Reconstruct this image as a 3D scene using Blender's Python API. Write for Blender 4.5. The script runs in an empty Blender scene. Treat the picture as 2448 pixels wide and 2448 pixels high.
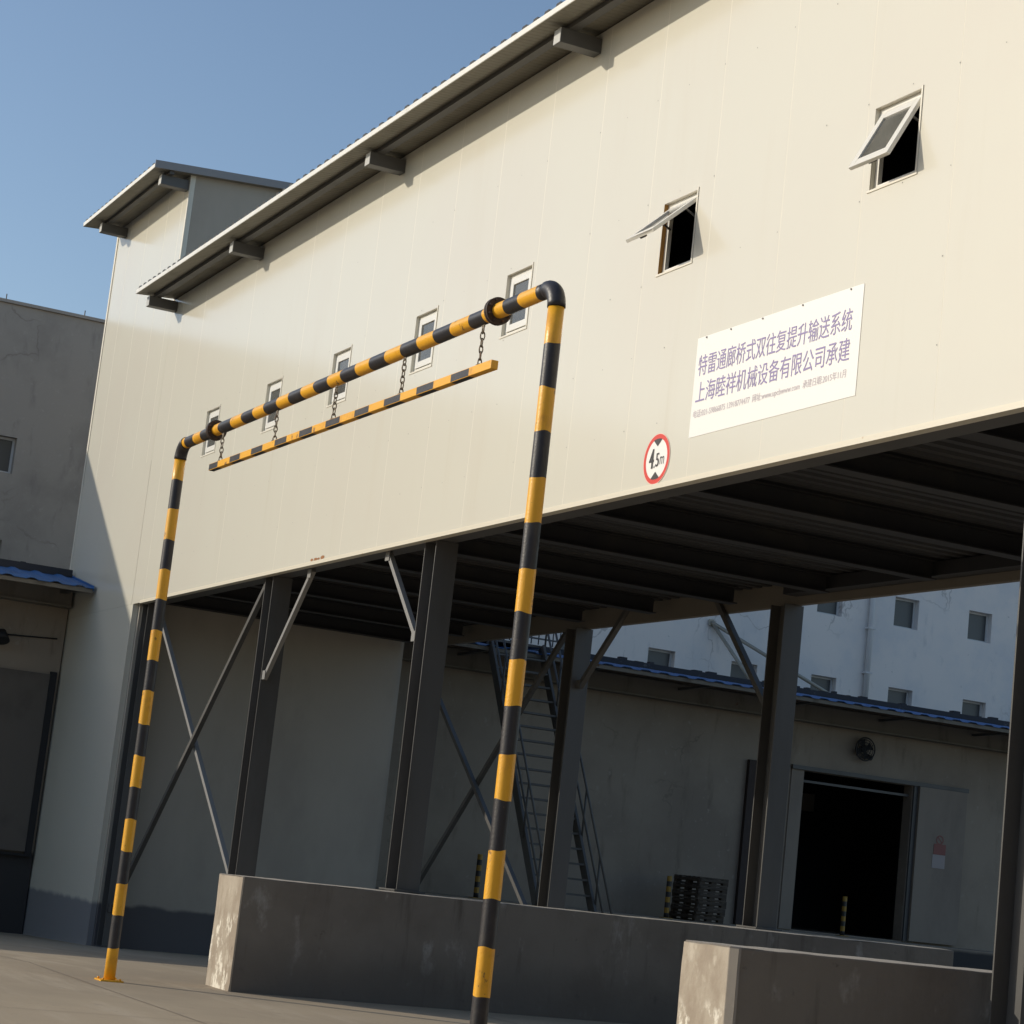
import bpy, bmesh, math, random
from mathutils import Vector, Matrix
random.seed(7)
C = bpy.context.scene
LINK = C.collection.objects.link

# ---------------------------------------------------------------- camera
cam = bpy.data.objects.new('camera', bpy.data.cameras.new('camera'))
LINK(cam)
cr, cu, cf = Vector((0.4409, 0.8910, 0.1083)), Vector((0.1010, -0.1694, 0.9804)), Vector((-0.8919, 0.4213, 0.1650))
cf.normalize(); cr = (cr - cf * cr.dot(cf)).normalized(); cu = cr.cross(cf)
M = Matrix((cr, cu, -cf)).transposed().to_4x4()
M.translation = (0, 0, 1.5)
cam.matrix_world = M
cam.data.sensor_width = 36
cam.data.lens = 36 * 5172.9 / 2448
cam.data.clip_start = 0.1
cam.data.clip_end = 3000
C.camera = cam

# ---------------------------------------------------------------- sky, sun, exposure
TO_SUN = Vector((-0.645, -1.0, 0.49)).normalized()
w = bpy.data.worlds.new('World'); C.world = w
w.use_nodes = True
nt = w.node_tree
sky = nt.nodes.new('ShaderNodeTexSky')
sky.sky_type = 'NISHITA'
sky.sun_disc = False
sky.sun_elevation = math.asin(TO_SUN.z)
sky.sun_rotation = math.atan2(TO_SUN.x, TO_SUN.y)
sky.air_density = 1.0
sky.dust_density = 0.9
sky.ozone_density = 1.6
bg = nt.nodes['Background']
nt.links.new(sky.outputs[0], bg.inputs['Color'])
bg.inputs['Strength'].default_value = 0.138
sl = bpy.data.lights.new('sun', 'SUN')
sl.energy = 2.9; sl.angle = math.radians(0.5); sl.color = (1.0, 0.91, 0.76)
so = bpy.data.objects.new('sun', sl); LINK(so)
so.rotation_euler = TO_SUN.to_track_quat('Z', 'Y').to_euler()
C.view_settings.view_transform = 'Standard'
C.view_settings.look = 'None'
C.view_settings.exposure = 0.0
C.view_settings.gamma = 1
C.view_settings.use_curve_mapping = False
C.cycles.max_bounces = 8
C.cycles.use_denoising = True

# ---------------------------------------------------------------- materials
def mat(name, col, rough=0.6, metal=0.0, spec=0.5, noise=None, bump=None, coat=0.0):
    """noise: list of (scale, (sx,sy,sz), colour, lo, hi) patches laid over the base colour; bump: (scale, strength)"""
    m = bpy.data.materials.new(name); m.use_nodes = True
    t = m.node_tree; b = t.nodes['Principled BSDF']
    b.inputs['Roughness'].default_value = rough
    b.inputs['Metallic'].default_value = metal
    b.inputs['Specular IOR Level'].default_value = spec
    b.inputs['Coat Weight'].default_value = coat
    b.inputs['Coat Roughness'].default_value = 0.06
    b.inputs['Base Color'].default_value = (*col, 1)
    geo = t.nodes.new('ShaderNodeNewGeometry')
    cur = None
    for i, (sc, st, c2, lo, hi) in enumerate(noise or []):
        mp = t.nodes.new('ShaderNodeMapping'); mp.inputs['Scale'].default_value = st
        mp.inputs['Location'].default_value = (3.1 * i + len(name), 1.7 * i, 0.3)
        t.links.new(geo.outputs['Position'], mp.inputs['Vector'])
        n = t.nodes.new('ShaderNodeTexNoise'); n.inputs['Scale'].default_value = sc
        n.inputs['Detail'].default_value = 8; n.inputs['Roughness'].default_value = 0.6
        t.links.new(mp.outputs[0], n.inputs['Vector'])
        mr = t.nodes.new('ShaderNodeMapRange'); mr.interpolation_type = 'SMOOTHSTEP'
        mr.inputs['From Min'].default_value = lo; mr.inputs['From Max'].default_value = hi
        t.links.new(n.outputs['Fac'], mr.inputs['Value'])
        mx = t.nodes.new('ShaderNodeMix'); mx.data_type = 'RGBA'
        t.links.new(mr.outputs[0], mx.inputs['Factor'])
        if cur is None: mx.inputs['A'].default_value = (*col, 1)
        else: t.links.new(cur, mx.inputs['A'])
        mx.inputs['B'].default_value = (*c2, 1)
        cur = mx.outputs['Result']
    if cur is not None: t.links.new(cur, b.inputs['Base Color'])
    if bump:
        n = t.nodes.new('ShaderNodeTexNoise'); n.inputs['Scale'].default_value = bump[0]
        n.inputs['Detail'].default_value = 6
        t.links.new(geo.outputs['Position'], n.inputs['Vector'])
        bp = t.nodes.new('ShaderNodeBump'); bp.inputs['Strength'].default_value = bump[1]
        bp.inputs['Distance'].default_value = 0.02
        t.links.new(n.outputs['Fac'], bp.inputs['Height'])
        t.links.new(bp.outputs[0], b.inputs['Normal'])
    return m

def overlay(m, col, z0, z1, nscale, namp, sharp=0.02, strength=1.0, vary=None):
    """a painted or stained band between the heights z0 and z1 with a ragged edge, over what the material already has"""
    t = m.node_tree; b = t.nodes['Principled BSDF']
    geo = t.nodes.new('ShaderNodeNewGeometry')
    sp = t.nodes.new('ShaderNodeSeparateXYZ'); t.links.new(geo.outputs['Position'], sp.inputs[0])
    n = t.nodes.new('ShaderNodeTexNoise'); n.inputs['Scale'].default_value = nscale; n.inputs['Detail'].default_value = 5
    t.links.new(geo.outputs['Position'], n.inputs['Vector'])
    a = t.nodes.new('ShaderNodeMath'); a.operation = 'MULTIPLY_ADD'
    t.links.new(n.outputs['Fac'], a.inputs[0]); a.inputs[1].default_value = namp
    t.links.new(sp.outputs['Z'], a.inputs[2])
    mr = t.nodes.new('ShaderNodeMapRange'); mr.interpolation_type = 'SMOOTHSTEP'
    mr.inputs['From Min'].default_value = z1 + namp * .5 + sharp; mr.inputs['From Max'].default_value = z1 + namp * .5 - sharp
    t.links.new(a.outputs[0], mr.inputs['Value'])
    fac = mr.outputs[0]
    if vary:
        n2 = t.nodes.new('ShaderNodeTexNoise'); n2.inputs['Scale'].default_value = vary[0]; n2.inputs['Detail'].default_value = 6
        n2.inputs['Roughness'].default_value = 0.65
        mp = t.nodes.new('ShaderNodeMapping'); mp.inputs['Scale'].default_value = (1, 1, .55)
        t.links.new(geo.outputs['Position'], mp.inputs['Vector']); t.links.new(mp.outputs[0], n2.inputs['Vector'])
        m2 = t.nodes.new('ShaderNodeMapRange'); m2.interpolation_type = 'SMOOTHSTEP'
        m2.inputs['From Min'].default_value = vary[1]; m2.inputs['From Max'].default_value = vary[2]
        t.links.new(n2.outputs['Fac'], m2.inputs['Value'])
        mu = t.nodes.new('ShaderNodeMath'); mu.operation = 'MULTIPLY'
        t.links.new(fac, mu.inputs[0]); t.links.new(m2.outputs[0], mu.inputs[1]); fac = mu.outputs[0]
    ms = t.nodes.new('ShaderNodeMath'); ms.operation = 'MULTIPLY'; ms.inputs[1].default_value = strength
    t.links.new(fac, ms.inputs[0])
    mx = t.nodes.new('ShaderNodeMix'); mx.data_type = 'RGBA'
    t.links.new(ms.outputs[0], mx.inputs['Factor'])
    src = b.inputs['Base Color']
    if src.is_linked: t.links.new(src.links[0].from_socket, mx.inputs['A'])
    else: mx.inputs['A'].default_value = src.default_value
    mx.inputs['B'].default_value = (*col, 1)
    t.links.new(mx.outputs['Result'], src)

CREAM = (0.73, 0.70, 0.595)
m_panel = mat('cream_panel', CREAM, 0.16, bump=(0.9, .10), noise=[(0.3, (1, 1, 1), (0.72, 0.68, 0.58), .4, .7), (0.8, (2.2, 2.2, .2), (0.705, 0.66, 0.55), .55, .85), (2.6, (1, 1, .05), (0.665, 0.62, 0.50), .60, .86)])
m_tower = mat('cream_tower_panel', CREAM, 0.16, bump=(0.9, .10), noise=[(0.5, (1, 1, 1), (0.72, 0.68, 0.58), .4, .7), (6, (1, 1, .3), (.66, .62, .53), .62, .85)])
overlay(m_tower, (0.30, 0.30, 0.31), -5, 0.37, 2.2, 0.16, .05)
m_shadeside = mat('grey_lower_cladding', (0.43, 0.385, 0.32), 0.6, noise=[(0.6, (1, 1, .5), (0.36, 0.32, 0.265), .42, .7)])  # tower side cladding with its shade put into the colour
overlay(m_shadeside, (0.10, 0.095, 0.10), -5, 0.37, 2.2, 0.16, .04)
m_trim = mat('cream_trim', (0.76, 0.71, 0.60), 0.5)
m_sunend = mat('pale_end_cap', (0.50, 0.50, 0.48), 0.5)  # bracket ends painted pale to stand for sunlight on them
m_flash = mat('edge_flashing', (0.78, 0.72, 0.58), 0.35, noise=[(3, (1, 1, 1), (0.55, 0.42, 0.28), .66, .72)])
m_screw = mat('screw_head', (0.27, 0.25, 0.22), 0.5)
m_rust = mat('rust_stain', (0.32, 0.14, 0.05), 0.8)
m_steel = mat('grey_steel_paint', (0.095, 0.092, 0.088), 0.5, noise=[(1.2, (1, 1, .3), (0.07, 0.066, 0.06), .45, .7)])
m_bracket = mat('grey_bracket_paint', (0.11, 0.108, 0.105), 0.5)  # bracket sides painted darker to stand for their shade
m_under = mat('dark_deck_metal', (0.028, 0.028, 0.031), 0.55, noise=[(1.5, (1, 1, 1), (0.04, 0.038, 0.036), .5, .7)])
m_glint = mat('zinc_clip', (0.55, 0.55, 0.54), 0.4, 0.6)  # pale tabs standing for bright spots under the deck
m_roofw = mat('pale_roof_sheet', (0.36, 0.345, 0.305), 0.5, noise=[(2, (1, 1, 1), (0.30, 0.285, 0.25), .45, .7)])
m_soffit = mat('brown_grey_roof_lining', (0.215, 0.20, 0.16), 0.6, noise=[(2, (1, 1, 1), (0.17, 0.155, 0.12), .45, .7)])  # roof underside, eave shade put into the sheet colour
m_fascia = mat('white_eave_strip', (0.78, 0.76, 0.70), 0.45, noise=[(4, (1, 1, 1), (0.66, 0.63, 0.56), .5, .75)])
m_roofd = mat('grey_verge', (0.27, 0.27, 0.28), 0.5)
m_white = mat('white_window_frame', (0.80, 0.78, 0.72), 0.35)
m_foam = mat('orange_brown_foam', (0.42, 0.22, 0.06), 0.8)
m_concrete = mat('cast_concrete', (0.235, 0.21, 0.18), 0.9, spec=.2, bump=(14, .35), noise=[
    (0.9, (1, 1, 1), (0.19, 0.165, 0.14), .42, .7), (3.2, (1, 1, .6), (0.36, 0.34, 0.31), .58, .72), (5, (1, 1, .13), (0.15, 0.13, 0.11), .56, .74), (7, (1, 1, 1), (0.13, 0.115, 0.10), .64, .74)])
overlay(m_concrete, (0.14, 0.125, 0.11), -5, 0.42, 1.5, 0.5, .25, .7)
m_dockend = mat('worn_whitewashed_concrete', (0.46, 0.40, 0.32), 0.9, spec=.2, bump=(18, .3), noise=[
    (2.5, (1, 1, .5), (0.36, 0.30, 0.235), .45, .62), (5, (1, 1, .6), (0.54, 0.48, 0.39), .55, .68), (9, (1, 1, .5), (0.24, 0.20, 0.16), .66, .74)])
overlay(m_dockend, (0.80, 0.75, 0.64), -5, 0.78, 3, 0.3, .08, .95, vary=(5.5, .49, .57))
m_ground = mat('yard_concrete', (0.41, 0.335, 0.24), 0.92, spec=.25, bump=(30, .12), noise=[
    (0.25, (1, 1, 1), (0.34, 0.28, 0.205), .42, .66), (0.9, (.4, 2.2, 1), (0.45, 0.375, 0.28), .52, .72), (6, (1, 1, 1), (0.30, 0.25, 0.20), .58, .8)])
m_render = mat('grey_cement_render', (0.44, 0.39, 0.34), 0.9, spec=.2, noise=[
    (0.6, (1, 1, 1), (0.35, 0.31, 0.27), .42, .68), (2.2, (1, 1.6, .5), (0.30, 0.265, 0.235), .55, .8), (9, (1, 1, 1), (0.50, 0.45, 0.40), .58, .8)])
m_lime = mat('limewashed_render', (0.82, 0.77, 0.73), 0.9, spec=.2, noise=[
    (0.6, (1, 1, 1), (0.70, 0.69, 0.69), .42, .68), (3, (1, 1.4, .5), (0.58, 0.57, 0.57), .58, .85), (9, (1, 1, 1), (.45, .44, .43), .66, .78)])
m_annex = mat('stained_annex_render', (0.34, 0.285, 0.225), 0.9, spec=.2, noise=[
    (0.5, (1, 1, 1), (0.27, 0.225, 0.18), .4, .7), (2.5, (1, 1.3, .3), (0.19, 0.155, 0.12), .55, .82), (8, (1, 1, 1), (.38, .33, .27), .6, .75)])
overlay(m_annex, (0.06, 0.058, 0.058), -5, 0.98, 2, 0.05, .05)
m_canopyc = mat('stained_canopy_concrete', (0.22, 0.195, 0.16), 0.9, spec=.2, noise=[
    (2, (1, 1, .3), (0.12, 0.10, 0.075), .5, .75), (4, (1, 1, 1), (0.16, 0.085, 0.05), .66, .75)])
m_blue = mat('blue_corrugated_sheet', (0.03, 0.125, 0.34), 0.5, noise=[(1.5, (1, 1, 1), (0.03, 0.10, 0.26), .45, .7)])
m_felt = mat('dark_roof_felt', (0.05, 0.05, 0.055), 0.9, noise=[(5, (1, 1, 1), (0.12, 0.12, 0.12), .62, .72)])
m_dark = mat('black_rubber', (0.02, 0.02, 0.022), 0.7)  # black parts, also painted shade on rib ends and doorway lining
m_door = mat('brown_sliding_door', (0.15, 0.13, 0.11), 0.75, noise=[(1, (1, 1, 1), (0.11, 0.095, 0.08), .45, .7)])
m_doorgrey = mat('beige_sliding_door', (0.27, 0.225, 0.18), 0.75, noise=[(1, (1, 1, .4), (0.22, 0.18, 0.145), .45, .7)])
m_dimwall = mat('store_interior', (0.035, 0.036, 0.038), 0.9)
m_wood = mat('weathered_pallet_wood', (0.085, 0.068, 0.052), 0.9, noise=[(6, (1, 1, 4), (0.05, 0.04, 0.03), .45, .7)])
m_yel = mat('yellow_paint', (0.90, 0.45, 0.03), 0.38, bump=(60, .12), noise=[
    (5, (1, 1, 1), (0.74, 0.34, 0.03), .52, .72), (11, (1, 1, .6), (0.30, 0.15, 0.04), .64, .70), (26, (1, 1, 1), (0.10, 0.06, 0.035), .68, .73)])
m_yeld = mat('grimy_yellow_paint', (0.36, 0.21, 0.03), 0.6)  # bollard yellow dulled to carry the shade on the dock
m_blk = mat('black_paint', (0.030, 0.028, 0.032), 0.42, bump=(60, .12), noise=[
    (6, (1, 1, 1), (0.055, 0.048, 0.045), .5, .75), (18, (1, 1, 1), (0.15, 0.11, 0.08), .66, .74)])
m_rusty = mat('rusty_flange_steel', (0.055, 0.035, 0.028), 0.65, noise=[(20, (1, 1, 1), (0.16, 0.07, 0.03), .55, .7)])
m_chain = mat('dull_chain_steel', (0.20, 0.17, 0.13), 0.5, 0.5, noise=[(15, (1, 1, 1), (0.12, 0.06, 0.03), .5, .7)])
m_sign = mat('white_vinyl', (0.90, 0.88, 0.83), 0.45, bump=(2.2, .25))
m_ink = mat('violet_ink', (0.30, 0.25, 0.46), 0.6)
m_inkp = mat('faded_ink', (0.60, 0.54, 0.57), 0.6)
m_red = mat('red_vinyl', (0.72, 0.045, 0.025), 0.4)
m_pink = mat('pale_sticker_edge', (0.86, 0.55, 0.45), 0.4)
m_black = mat('black_vinyl', (0.03, 0.028, 0.026), 0.45)
m_paper = mat('notice_paper', (0.36, 0.32, 0.31), 0.7)
m_dullred = mat('notice_red', (0.26, 0.10, 0.085), 0.7)
m_galv = mat('galvanised_pipe', (0.35, 0.33, 0.28), 0.5, 0.3)
m_pipew = mat('pale_plastic_pipe', (0.62, 0.62, 0.62), 0.5)

def cracks(m, col, scale, width, amount):
    """thin branching cracks in a render coat"""
    t = m.node_tree; b = t.nodes['Principled BSDF']; N = t.nodes.new; L = t.links.new
    geo = N('ShaderNodeNewGeometry')
    n0 = N('ShaderNodeTexNoise'); n0.inputs['Scale'].default_value = scale * 1.7; n0.inputs['Detail'].default_value = 4
    L(geo.outputs['Position'], n0.inputs['Vector'])
    ad = N('ShaderNodeVectorMath'); ad.operation = 'MULTIPLY_ADD'; ad.inputs[1].default_value = (.9 / scale,) * 3
    L(n0.outputs['Color'], ad.inputs[0]); L(geo.outputs['Position'], ad.inputs[2])
    v = N('ShaderNodeTexVoronoi'); v.feature = 'DISTANCE_TO_EDGE'; v.inputs['Scale'].default_value = scale
    L(ad.outputs[0], v.inputs['Vector'])
    a = N('ShaderNodeMapRange'); a.inputs['From Min'].default_value = width; a.inputs['From Max'].default_value = 0
    L(v.outputs['Distance'], a.inputs['Value'])
    n1 = N('ShaderNodeTexNoise'); n1.inputs['Scale'].default_value = .45; n1.inputs['Detail'].default_value = 3
    L(geo.outputs['Position'], n1.inputs['Vector'])
    c = N('ShaderNodeMapRange'); c.inputs['From Min'].default_value = 1 - amount; c.inputs['From Max'].default_value = 1.08 - amount
    L(n1.outputs['Fac'], c.inputs['Value'])
    mu = N('ShaderNodeMath'); mu.operation = 'MULTIPLY'; L(a.outputs[0], mu.inputs[0]); L(c.outputs[0], mu.inputs[1])
    mx = N('ShaderNodeMix'); mx.data_type = 'RGBA'; L(mu.outputs[0], mx.inputs['Factor'])
    L(b.inputs['Base Color'].links[0].from_socket, mx.inputs['A']); mx.inputs['B'].default_value = (*col, 1)
    L(mx.outputs['Result'], b.inputs['Base Color'])
cracks(m_lime, (.52, .49, .47), .8, .022, .47)
cracks(m_render, (.29, .255, .22), .8, .022, .47)
cracks(m_annex, (.235, .20, .155), .7, .014, .42)
cracks(m_ground, (.24, .19, .14), .25, .006, .5)

def glass_mat():
    m = bpy.data.materials.new('window_glass'); m.use_nodes = True
    t = m.node_tree; t.nodes.clear()
    out = t.nodes.new('ShaderNodeOutputMaterial')
    tr = t.nodes.new('ShaderNodeBsdfTransparent'); tr.inputs[0].default_value = (0.72, 0.74, 0.72, 1)
    gl = t.nodes.new('ShaderNodeBsdfGlossy'); gl.inputs['Roughness'].default_value = 0.03
    fr = t.nodes.new('ShaderNodeFresnel'); fr.inputs['IOR'].default_value = 1.9
    mx = t.nodes.new('ShaderNodeMixShader')
    t.links.new(fr.outputs[0], mx.inputs[0]); t.links.new(tr.outputs[0], mx.inputs[1]); t.links.new(gl.outputs[0], mx.inputs[2])
    df = t.nodes.new('ShaderNodeBsdfDiffuse'); df.inputs[0].default_value = (0.46, 0.45, 0.41, 1)   # a film of dust
    nz = t.nodes.new('ShaderNodeTexNoise'); nz.inputs['Scale'].default_value = 5; nz.inputs['Detail'].default_value = 5
    gp = t.nodes.new('ShaderNodeNewGeometry'); t.links.new(gp.outputs['Position'], nz.inputs['Vector'])
    mr = t.nodes.new('ShaderNodeMapRange'); mr.inputs['To Min'].default_value = .10; mr.inputs['To Max'].default_value = .30
    t.links.new(nz.outputs['Fac'], mr.inputs['Value'])
    m2 = t.nodes.new('ShaderNodeMixShader')
    t.links.new(mr.outputs[0], m2.inputs[0]); t.links.new(mx.outputs[0], m2.inputs[1]); t.links.new(df.outputs[0], m2.inputs[2])
    t.links.new(m2.outputs[0], out.inputs[0])
    return m
m_oldglass = mat('dull_dark_glass', (0.07, 0.075, 0.08), 0.35)
m_rear = mat('rear_liner_sheet', (0.18, 0.16, 0.13), 0.7)  # rear wall cladding darkened to carry the shade under the bridge
m_glass = glass_mat()

# ---------------------------------------------------------------- mesh helpers
class MB:
    def __init__(s): s.v = []; s.f = []; s.m = []; s.smooth = []
    def face(s, pts, m=0, sm=False):
        i = len(s.v); s.v += [tuple(p) for p in pts]; s.f.append(tuple(range(i, i + len(pts)))); s.m.append(m); s.smooth.append(sm)
    def box(s, a, b, m=0):
        (x0, y0, z0), (x1, y1, z1) = a, b
        if x0 > x1: x0, x1 = x1, x0
        if y0 > y1: y0, y1 = y1, y0
        if z0 > z1: z0, z1 = z1, z0
        p = [(x0, y0, z0), (x1, y0, z0), (x1, y1, z0), (x0, y1, z0), (x0, y0, z1), (x1, y0, z1), (x1, y1, z1), (x0, y1, z1)]
        i = len(s.v); s.v += p
        for q in ((0, 3, 2, 1), (4, 5, 6, 7), (0, 1, 5, 4), (1, 2, 6, 5), (2, 3, 7, 6), (3, 0, 4, 7)):
            s.f.append(tuple(i + k for k in q)); s.m.append(m); s.smooth.append(False)
    def bar(s, p, q, wdt, hgt=None, m=0, up=(0, 0, 1)):
        """a rectangular bar from p to q"""
        p, q = Vector(p), Vector(q); d = (q - p).normalized(); up = Vector(up)
        if abs(d.dot(up)) > .97: up = Vector((1, 0, 0))
        a = d.cross(up).normalized(); b = a.cross(d); hgt = hgt or wdt
        c = [a * (sx * wdt / 2) + b * (sz * hgt / 2) for sx, sz in ((-1, -1), (1, -1), (1, 1), (-1, 1))]
        i = len(s.v); s.v += [tuple(p + k) for k in c] + [tuple(q + k) for k in c]
        for f in ((3, 2, 1, 0), (4, 5, 6, 7), (0, 1, 5, 4), (1, 2, 6, 5), (2, 3, 7, 6), (3, 0, 4, 7)):
            s.f.append(tuple(i + k for k in f)); s.m.append(m); s.smooth.append(False)
    def tube(s, pts, r, n=16, mats=None, m=0, cap=True, jit=0):
        """a round tube along the points; mats gives the material of each stretch"""
        pts = [Vector(p) for p in pts]; rings = []
        ref = None
        for k, p in enumerate(pts):
            d = (pts[min(k + 1, len(pts) - 1)] - pts[max(k - 1, 0)]).normalized()
            if ref is None:
                ref = Vector((0, 0, 1)) if abs(d.z) < .9 else Vector((1, 0, 0))
            a = d.cross(ref).normalized(); b = d.cross(a).normalized(); ref = -b if False else a.cross(d)
            rr = r[k] if isinstance(r, (list, tuple)) else r
            rings.append(len(s.v)); jk = jit if 0 < k < len(pts) - 1 else 0
            ph = random.uniform(0, 6)
            s.v += [tuple(p + a * (math.cos(2 * math.pi * j / n) * rr) + b * (math.sin(2 * math.pi * j / n) * rr) + d * (jk * (math.sin(2 * math.pi * j / n + ph) + .6 * math.sin(6 * math.pi * j / n + ph * 2))) if jk else p + a * (math.cos(2 * math.pi * j / n) * rr) + b * (math.sin(2 * math.pi * j / n) * rr)) for j in range(n)]
        for k in range(len(pts) - 1):
            for j in range(n):
                s.f.append((rings[k] + j, rings[k] + (j + 1) % n, rings[k + 1] + (j + 1) % n, rings[k + 1] + j))
                s.m.append(mats[k] if mats else m); s.smooth.append(True)
        if cap:
            s.f.append(tuple(rings[0] + j for j in range(n))[::-1]); s.m.append(mats[0] if mats else m); s.smooth.append(False)
            s.f.append(tuple(rings[-1] + j for j in range(n))); s.m.append(mats[-1] if mats else m); s.smooth.append(False)
    def add(s, o, dx=(0, 0, 0), m=None):
        i = len(s.v); s.v += [(a + dx[0], b + dx[1], c + dx[2]) for a, b, c in o.v]
        s.f += [tuple(k + i for k in f) for f in o.f]; s.m += o.m if m is None else [m] * len(o.m); s.smooth += o.smooth
    def build(s, name, mats, parent=None, origin=None, bevel=0.0, label=None):
        if not isinstance(mats, (list, tuple)): mats = [mats]
        po = Vector(WO.get(parent.name, (0, 0, 0))) if parent else Vector()
        og = Vector(origin) if origin else po
        me = bpy.data.meshes.new(name)
        me.from_pydata([tuple(Vector(p) - og) for p in s.v], [], s.f)
        for mm in mats: me.materials.append(mm)
        for p, mi, sm in zip(me.polygons, s.m, s.smooth): p.material_index = mi; p.use_smooth = sm
        bm = bmesh.new(); bm.from_mesh(me)
        bmesh.ops.remove_doubles(bm, verts=bm.verts, dist=1e-5)
        bmesh.ops.recalc_face_normals(bm, faces=bm.faces)
        if bevel:
            es = [e for e in bm.edges if len(e.link_faces) == 2 and e.calc_face_angle(0) > .6]
            bmesh.ops.bevel(bm, geom=es, offset=bevel, segments=2, affect='EDGES', profile=.6)
        bm.to_mesh(me); bm.free()
        o = bpy.data.objects.new(name, me); LINK(o)
        if parent: o.parent = parent
        o.location = og - po
        WO[o.name] = tuple(og)
        if label: o['label'] = label
        return o
WO = {}

def tag(o, label, cat, group=None, kind=None):
    o['label'] = label; o['category'] = cat
    if group: o['group'] = group
    if kind: o['kind'] = kind
    return o
def thing(name, loc, label, cat, group=None):
    o = bpy.data.objects.new(name, None); o.empty_display_size = .3; LINK(o)
    o.location = loc; WO[o.name] = tuple(loc)
    return tag(o, label, cat, group)
def copy_part(o, parent, shift=(0, 0, 0)):
    """a copy of a part and of its sub-parts"""
    c = o.copy(); LINK(c); c.parent = parent; c.location = Vector(o.location) + Vector(shift)
    for ch in list(o.children):
        d = ch.copy(); LINK(d); d.parent = c
    return c
def copy_thing(o, loc, label):
    c = o.copy(); LINK(c); c.location = loc; c['label'] = label
    for ch in list(o.children): copy_part(ch, c)
    return c

def wall(B, mp, a0, a1, z0, z1, thick, holes=(), seams=(), m=0, sw=.0045, sd=.0016, mr=None, ms=None):
    """a wall sheet with real openings and shallow V joints; mp(a, z, depth) gives the place"""
    A = {a0, a1}; Z = {z0, z1}; dep = {}
    for h in holes: A |= {h[0], h[1]}; Z |= {h[2], h[3]}
    for sx in seams:
        if a0 + .05 < sx < a1 - .05 and not any(h[0] - .03 < sx < h[1] + .03 for h in holes):
            A |= {sx - sw, sx, sx + sw}; dep[sx] = sd
    A = sorted(A); Z = sorted(Z)
    hit = lambda a, z: any(h[0] < a < h[1] and h[2] < z < h[3] for h in holes)
    for i in range(len(A) - 1):
        for j in range(len(Z) - 1):
            if hit((A[i] + A[i + 1]) / 2, (Z[j] + Z[j + 1]) / 2): continue
            p, q = A[i], A[i + 1]; dp, dq = dep.get(p, 0), dep.get(q, 0)
            B.face([mp(p, Z[j], dp), mp(q, Z[j], dq), mp(q, Z[j + 1], dq), mp(p, Z[j + 1], dp)], ms if (dp or dq) and ms is not None else m)
            B.face([mp(p, Z[j], thick), mp(p, Z[j + 1], thick), mp(q, Z[j + 1], thick), mp(q, Z[j], thick)], m)
    def rim(zz):
        for i in range(len(A) - 1):
            p, q = A[i], A[i + 1]
            B.face([mp(p, zz, dep.get(p, 0)), mp(q, zz, dep.get(q, 0)), mp(q, zz, thick), mp(p, zz, thick)], m)
    rim(z0); rim(z1)
    for a in (a0, a1):
        for j in range(len(Z) - 1): B.face([mp(a, Z[j], 0), mp(a, Z[j + 1], 0), mp(a, Z[j + 1], thick), mp(a, Z[j], thick)], m)
    for k, h in enumerate(holes):
        for a in h[:2]:
            ze = [z for z in Z if h[2] <= z <= h[3]]
            for j in range(len(ze) - 1): B.face([mp(a, ze[j], 0), mp(a, ze[j + 1], 0), mp(a, ze[j + 1], thick), mp(a, ze[j], thick)], (mr or {}).get(k, m) if a == h[0] else m)
        for z in h[2:4]:
            ae = [a for a in A if h[0] <= a <= h[1]]
            for j in range(len(ae) - 1): B.face([mp(ae[j], z, 0), mp(ae[j + 1], z, 0), mp(ae[j + 1], z, thick), mp(ae[j], z, thick)], m)
def text_mesh(B, body, mp, u0, u1, v0, v1, m=0, depth=0.0, bold=0.0, keep=False):
    cv = bpy.data.curves.new('t', 'FONT'); cv.body = body; cv.offset = bold; cv.resolution_u = 3
    o = bpy.data.objects.new('t', cv); LINK(o)
    bpy.context.view_layer.update()
    me = bpy.data.meshes.new_from_object(o.evaluated_get(bpy.context.evaluated_depsgraph_get()))
    xs = [v.co.x for v in me.vertices]; ys = [v.co.y for v in me.vertices]
    x0, x1, y0, y1 = min(xs), max(xs), min(ys), max(ys)
    P = [mp(u0 + (v.co.x - x0) / (x1 - x0) * (u1 - u0), v0 + (v.co.y - y0) / (y1 - y0) * (v1 - v0), depth) for v in me.vertices]
    i = len(B.v); B.v += P
    for p in me.polygons: B.f.append(tuple(i + k for k in p.vertices)); B.m.append(m); B.smooth.append(False)
    bpy.data.objects.remove(o); bpy.data.curves.remove(cv); bpy.data.meshes.remove(me)

# ================================================================ SETTING
def gz(x):
    if x >= -24: return 0.0
    if x >= -34: return -0.3 * (-24 - x) / 10
    if x >= -39: return -0.3 - 0.15 * (-34 - x) / 5
    return -0.45
B = MB()
GX = [-1500, -200, -60, -39, -37.5, -36, -34, -31, -28, -26, -24, -15, 0, 60, 300, 1500]
GY = [-1500, -200, -20, 0, 12, 40, 200, 1500]
for i in range(len(GX) - 1):
    for j in range(len(GY) - 1):
        a, b, c, d = GX[i], GX[i + 1], GY[j], GY[j + 1]
        B.face([(a, c, gz(a)), (b, c, gz(b)), (b, d, gz(b)), (a, d, gz(a))])
g = B.build('ground', m_ground); g['kind'] = 'structure'
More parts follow.
